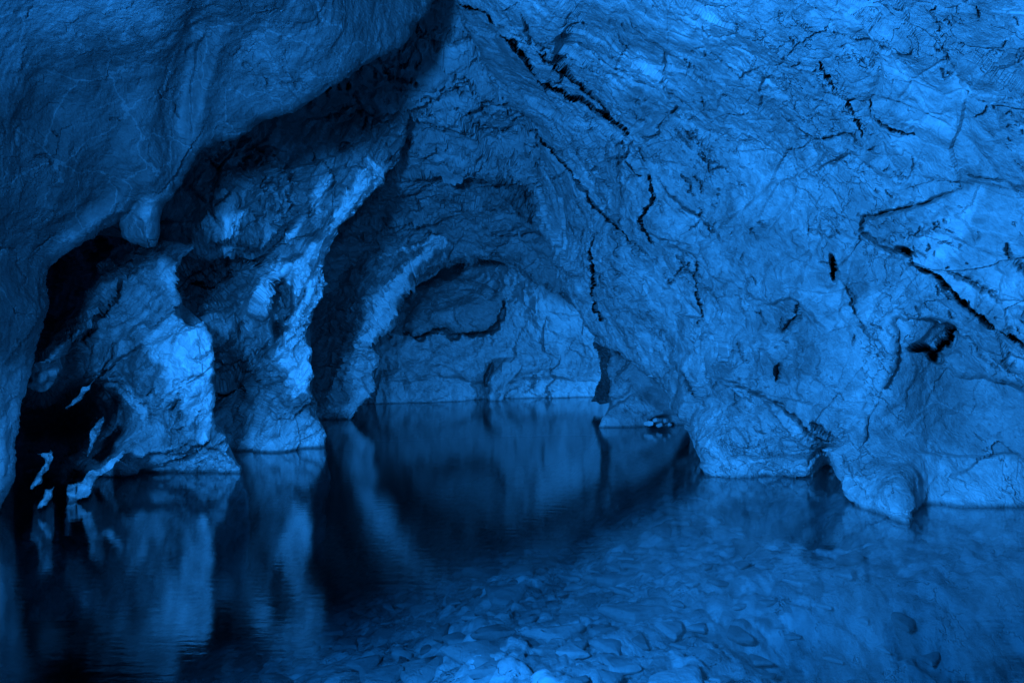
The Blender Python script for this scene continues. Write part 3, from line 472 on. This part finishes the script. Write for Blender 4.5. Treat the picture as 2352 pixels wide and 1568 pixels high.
# --- triangular slab and wet spur at the foot of the right wall
tri = surface('rock_slab', [(1374, 982), (1392, 950), (1404, 928), (1396, 905), (1404, 884), (1394, 852), (1404, 815), (1400, 770), (1480, 780), (1580, 880), (1590, 1010), (1560, 1040), (1360, 1030)],
    [(1374, 982, 9.85), (1450, 981, 9.9), (1540, 975, 10.2), (1400, 800, 10.8), (1480, 860, 10.2), (1540, 900, 10.0), (1590, 1000, 10.2), (1400, 900, 10.3), (1450, 1020, 9.7)], 2.4, M_slab, 1.0, 36, 5, 3,
    [(C, [(1412, 882), (1440, 840), (1470, 815)], 3, 0.12), ('ledge', [(1404, 928), (1430, 910), (1460, 880)], 14, 0.10, 1), ('ledge', [(1384, 965), (1420, 925), (1470, 895)], 16, 0.08, 1), ('ledge', [(1435, 980), (1460, 950), (1480, 940)], 14, 0.06, 1), ('hole', 1515, 965, 22, 9, -15, -0.5), ('bump', 1505, 905, 30, 20, 30, -0.3)],
    [([(1420, 930), (1510, 920), (1500, 950), (1440, 945)], 0.75, 6), ([(1370, 950), (1420, 960), (1420, 990), (1370, 990)], 0.66, 4), ([(1400, 780), (1480, 790), (1520, 900), (1420, 900)], 0.55, 8)],
    [('fbm', 1.0, 0.06, 1, 0, 121), ('facet', 2.5, 0.035, 1.5, 45, 122), ('fbm', 6, 0.012, 1.3, 40, 123)], 121)
tag(tri, 'pale triangular rock slab rising from the water at the foot of the right wall', 'rock')
spur = surface('rock_spur', [(1372, 785), (1380, 770), (1400, 780), (1420, 830), (1420, 930), (1395, 925), (1376, 918), (1362, 920), (1372, 890), (1380, 850), (1382, 805)],
    [(1345, 780, 11.8), (1400, 790, 11.2), (1400, 920, 11.4), (1340, 925, 12.3), (1375, 850, 11.5)], 2.2, M_wet, 0.8, 24, 8, 7,
    [], [], [('fbm', 2.0, 0.12, 1, 0, 131), ('facet', 5.0, 0.10, 2.2, 80, 132), ('facet', 11.0, 0.06, 1.8, 80, 133)], 131)
tag(spur, 'black wet dripping rock spur glinting beside the triangular slab', 'rock')

# ------------------------------------------------------------------ water
def mesh_obj(name, verts, faces, mat, smooth=True, parent=None):
    me = bpy.data.meshes.new(name); me.from_pydata([tuple(v) for v in verts], [], faces); me.update()
    me.polygons.foreach_set('use_smooth', [smooth]*len(me.polygons)); me.materials.append(mat)
    o = bpy.data.objects.new(name, me); COL.objects.link(o)
    if parent: o.parent = parent
    return o
mw = bpy.data.materials.new('pool_water'); mw.use_nodes = True; nt = mw.node_tree; nt.nodes.clear(); L = nt.links.new
outn = nt.nodes.new('ShaderNodeOutputMaterial'); mix = nt.nodes.new('ShaderNodeMixShader'); gw = nt.nodes.new('ShaderNodeNewGeometry')
gl = nt.nodes.new('ShaderNodeBsdfGlossy'); gl.inputs['Roughness'].default_value = 0.075; tr = nt.nodes.new('ShaderNodeBsdfTransparent'); tr.inputs[0].default_value = (0.85, 0.9, 0.93, 1)
def M(op, a, b):
    n = nt.nodes.new('ShaderNodeMath'); n.operation = op
    for k, v in enumerate((a, b)):
        if v is None: continue
        if hasattr(v, 'links'): L(v, n.inputs[k])
        else: n.inputs[k].default_value = v
    return n.outputs[0]
dt = nt.nodes.new('ShaderNodeVectorMath'); dt.operation = 'DOT_PRODUCT'; L(gw.outputs['Normal'], dt.inputs[0]); L(gw.outputs['Incoming'], dt.inputs[1])
fz = M('ADD', M('MULTIPLY', M('POWER', M('SUBTRACT', 1.0, M('ABSOLUTE', dt.outputs['Value'], None)), 2.5), 0.96), 0.03)
L(fz, mix.inputs[0]); L(tr.outputs[0], mix.inputs[1]); L(gl.outputs[0], mix.inputs[2]); L(mix.outputs[0], outn.inputs[0])
g = nt.nodes.new('ShaderNodeNewGeometry'); mp = nt.nodes.new('ShaderNodeMapping'); mp.inputs['Scale'].default_value = (0.5, 1.6, 1); L(g.outputs['Position'], mp.inputs[0])
n1 = nt.nodes.new('ShaderNodeTexNoise'); n1.inputs['Scale'].default_value = 14; n1.inputs['Detail'].default_value = 4; L(mp.outputs[0], n1.inputs['Vector'])
bp = nt.nodes.new('ShaderNodeBump'); bp.inputs['Strength'].default_value = 0.05; bp.inputs['Distance'].default_value = 0.02; L(n1.outputs[0], bp.inputs['Height']); L(bp.outputs[0], gl.inputs['Normal'])
va = nt.nodes.new('ShaderNodeVolumeAbsorption'); va.inputs[0].default_value = (0.45, 0.62, 0.64, 1); va.inputs[1].default_value = 1.25; L(va.outputs[0], outn.inputs['Volume'])
x0, x1, y0, y1, zb = -12, 12, -3, 18, -4.5
wv = [(x0, y0, zb), (x1, y0, zb), (x1, y1, zb), (x0, y1, zb), (x0, y0, 0), (x1, y0, 0), (x1, y1, 0), (x0, y1, 0)]
water = mesh_obj('water', wv, [(0, 3, 2, 1), (4, 5, 6, 7), (0, 1, 5, 4), (1, 2, 6, 5), (2, 3, 7, 6), (3, 0, 4, 7)], mw, False)
tag(water, 'still clear pool water covering the cave floor', 'water', kind='structure')

# ------------------------------------------------------------------ pool bed and stones
def bed_z(x, y):
    P = np.stack([x, y, 0*x], 1)
    z = -0.27-0.15*np.clip(y-3.2, 0, 4)-0.32*np.clip(-x-0.0, 0, 5)-0.12*np.clip(y-6, 0, 9)
    z = z-0.55/(1+np.exp(-(x-1.35+0.25*(y-3.2))*5))/(1+np.exp((y-3.35-0.1*x)*6))*0.9
    z = z+(0.30+0.15*np.clip(y-3.2, 0, 4)*0.8)/(1+np.exp(-(x-0.75-0.05*y)*4))/(1+np.exp(-(y-3.6)*5))*0.85      # bed raised under the right wall, added to brighten the water like a reflection
    z = z-0.9*np.exp(-((x-2.25)/0.35)**2-((y-5.4)/0.6)**2)  # added hollow, darkens the bed in place of a dark reflection
    return np.minimum(z, -0.10)+0.05*fbm(P*0.9, 201, 3)
nx, ny = 560, 520
xs = np.linspace(-1, 1, nx); xs = 6.5*np.sign(xs)*np.abs(xs)**1.5+0.3; ys = 1.2+15.5*np.linspace(0, 1, ny)**1.8
Xg, Yg = np.meshgrid(xs, ys); x = Xg.ravel(); y = Yg.ravel(); z = bed_z(x, y)
P3 = np.stack([x, y, 0*x], 1); wv3 = np.stack([vnoise(P3*3, 211), vnoise(P3*3, 212), 0*x], 1)*0.3
q1, e1, c1 = facets(P3*[4.5, 5.5, 1]+wv3, 213); q2, e2, c2 = facets(P3*[11, 13, 1]+wv3*2, 214)
z = z+0.035*q1+0.045*np.clip(e1*2.5, 0, 1)*c1+0.014*q2+0.022*np.clip(e2*2.2, 0, 1)
i = np.arange(nx*ny).reshape(ny, nx); q = np.stack([i[:-1, :-1], i[:-1, 1:], i[1:, 1:], i[1:, :-1]], -1).reshape(-1, 4)
bed = mesh_obj('pool_bed', np.stack([x, y, z], 1), [tuple(int(k) for k in r) for r in q], M_bed)
for an, av in (('tone', 0.32+0.36*c1*0.6+0.2*c2), ('cell', c2)):
    at = bed.data.attributes.new(an, 'FLOAT', 'POINT'); at.data.foreach_set('value', av.astype(np.float32))
tag(bed, 'gravelly floor of the pool seen through the water', 'ground', kind='structure')

def stone_mesh(seed, flat=0.35, n=8, round_=0.75):
    """a flat angular pebble: random prism-like hull, subdivided and chipped"""
    import bmesh
    r = random.Random(seed); bm = bmesh.new(); k = r.randint(5, 7); ring = []
    pts = []
    for lv, zz, sc in ((0, -0.5, 0.86), (1, 0.1, 1.0), (2, 0.5, 0.80)):
        for j in range(k):
            a = 2*math.pi*(j+0.35*math.sin(seed*3+j*2.1))/k; rad = (0.8+0.35*math.sin(seed*1.7+j*2.7))*sc
            pts.append(bm.verts.new((math.cos(a)*rad*1.15, math.sin(a)*rad*0.85, zz*flat*(1+0.3*math.sin(j*1.9+seed)))))
    res = bmesh.ops.convex_hull(bm, input=bm.verts)
    bmesh.ops.delete(bm, geom=[v for v in bm.verts if not v.link_faces], context='VERTS')
    bmesh.ops.bevel(bm, geom=bm.edges[:], offset=0.09, segments=2, profile=0.6, affect='EDGES', clamp_overlap=True)
    bmesh.ops.triangulate(bm, faces=bm.faces[:]); bmesh.ops.subdivide_edges(bm, edges=bm.edges[:], cuts=1, use_grid_fill=True)
    co = np.array([v.co[:] for v in bm.verts]); dsp = 0.05*fbm(co*2.2+seed*3, 300+seed, 3)
    for v, d_ in zip(bm.verts, dsp): v.co += v.normal*float(d_) if v.normal.length else v.co*0
    me = bpy.data.meshes.new('stone'); bm.to_mesh(me); bm.free()
    me.polygons.foreach_set('use_smooth', [True]*len(me.polygons))
    return me
def stone_mats():
    out = []
    for i, (a, b) in enumerate([(0.12, 0.45), (0.16, 0.52), (0.2, 0.6), (0.08, 0.32), (0.35, 0.75)]):
        m = rock_mat('pebble_%s' % ['grey', 'mid', 'light', 'dark', 'pale'][i], (a,)*3, (b,)*3, 0.7, (0.5, 0.8)); out.append(m)
    return out
SM = stone_mats(); protos = []
for k in range(14):
    me = stone_mesh(k+1); me.materials.append(SM[k % 4])
    for an in ('tone', 'cell'):
        at = me.attributes.new(an, 'FLOAT', 'POINT'); at.data.foreach_set('value', [0.5]*len(me.vertices))
    protos.append(me)
rs = random.Random(5); placed = []
def put_stone(x, y, s, rz, me, z=None, tilt=0.12, zs=1.0, label='flat angular stone lying on the pool bed under the water', group='stones on the pool bed', name='stone'):
    o = bpy.data.objects.new(name, me); COL.objects.link(o)
    if z is None: z = float(bed_z(np.array([x]), np.array([y]))[0])+0.03+s*0.04
    o.location = (x, y, z); o.rotation_euler = (rs.uniform(-tilt, tilt), rs.uniform(-tilt, tilt), rz); o.scale = (s, s, s*zs)
    tag(o, label, 'stone', group); return o
# a few large flat stones that stand out
special = [(0.75, 2.95, 0.20, 0.3, 4, 'large pale flat stone on the pool bed, left one of the two biggest'), (1.27, 2.93, 0.24, 0.1, 4, 'broad pale slab on the pool bed, right one of the two biggest'),
    (0.16, 2.62, 0.15, 0.9, 2, 'pale pointed stone lying on the pool bed at the bottom edge'), (0.62, 2.52, 0.13, 0.2, 4, 'round pale stone on the pool bed close to the bottom edge'),
    (-0.62, 2.62, 0.17, 0.4, 2, 'pale rounded boulder alone under the dark water at bottom left of centre'), (1.55, 2.62, 0.17, 0.5, 3, 'dark stone on the pool bed beside the broad pale slab')]
for (x_, y_, s_, r_, mi, lb) in special:
    me = stone_mesh(40+int(x_*10)).copy(); me.materials.append(SM[mi])
    for an in ('tone', 'cell'):
        at = me.attributes.new(an, 'FLOAT', 'POINT'); at.data.foreach_set('value', [0.6]*len(me.vertices))
    put_stone(x_, y_, s_, r_, me, label=lb, tilt=0.05, zs=0.6, group=None); placed.append((x_, y_, s_))
tries = 0
while len(placed) < 290 and tries < 20000:
    tries += 1
    x_ = rs.uniform(-2.2, 2.3); y_ = 2.35+4.2*rs.random()**1.25
    s_ = 0.055+0.14*rs.random()**1.8
    if x_ > 1.3 and y_ < 3.2 and rs.random() < 0.8: continue
    if all((x_-a)**2+(y_-b)**2 > (0.80*(s_+c))**2 for a, b, c in placed):
        placed.append((x_, y_, s_)); put_stone(x_, y_, s_, rs.uniform(0, 6.28), protos[rs.randrange(14)])
# the little pile at the waterline between the triangular slab and the right wall
for (u_, v_, s_, lb) in [(1492, 972, 0.075, 'leftmost stone of the little pile beside the triangular slab'), (1508, 964, 0.06, 'topmost stone of the little pile beside the triangular slab'), (1515, 976, 0.055, 'low middle stone of the little pile at the waterline'),
                     (1528, 966, 0.06, 'upper right stone of the little pile at the waterline'), (1538, 975, 0.05, 'rightmost small stone of the little pile at the waterline')]:
    d_ = 9.6; zz = CAM_H+(CV-v_)/FPX*d_
    me = stone_mesh(int(u_) % 37, 0.8); me.materials.append(SM[4])
    for an in ('tone', 'cell'):
        at = me.attributes.new(an, 'FLOAT', 'POINT'); at.data.foreach_set('value', [0.6]*len(me.vertices))
    put_stone((u_-CU)/FPX*d_, d_, s_, u_, me, z=zz, tilt=0.4, label=lb, group='stones in the waterline pile')
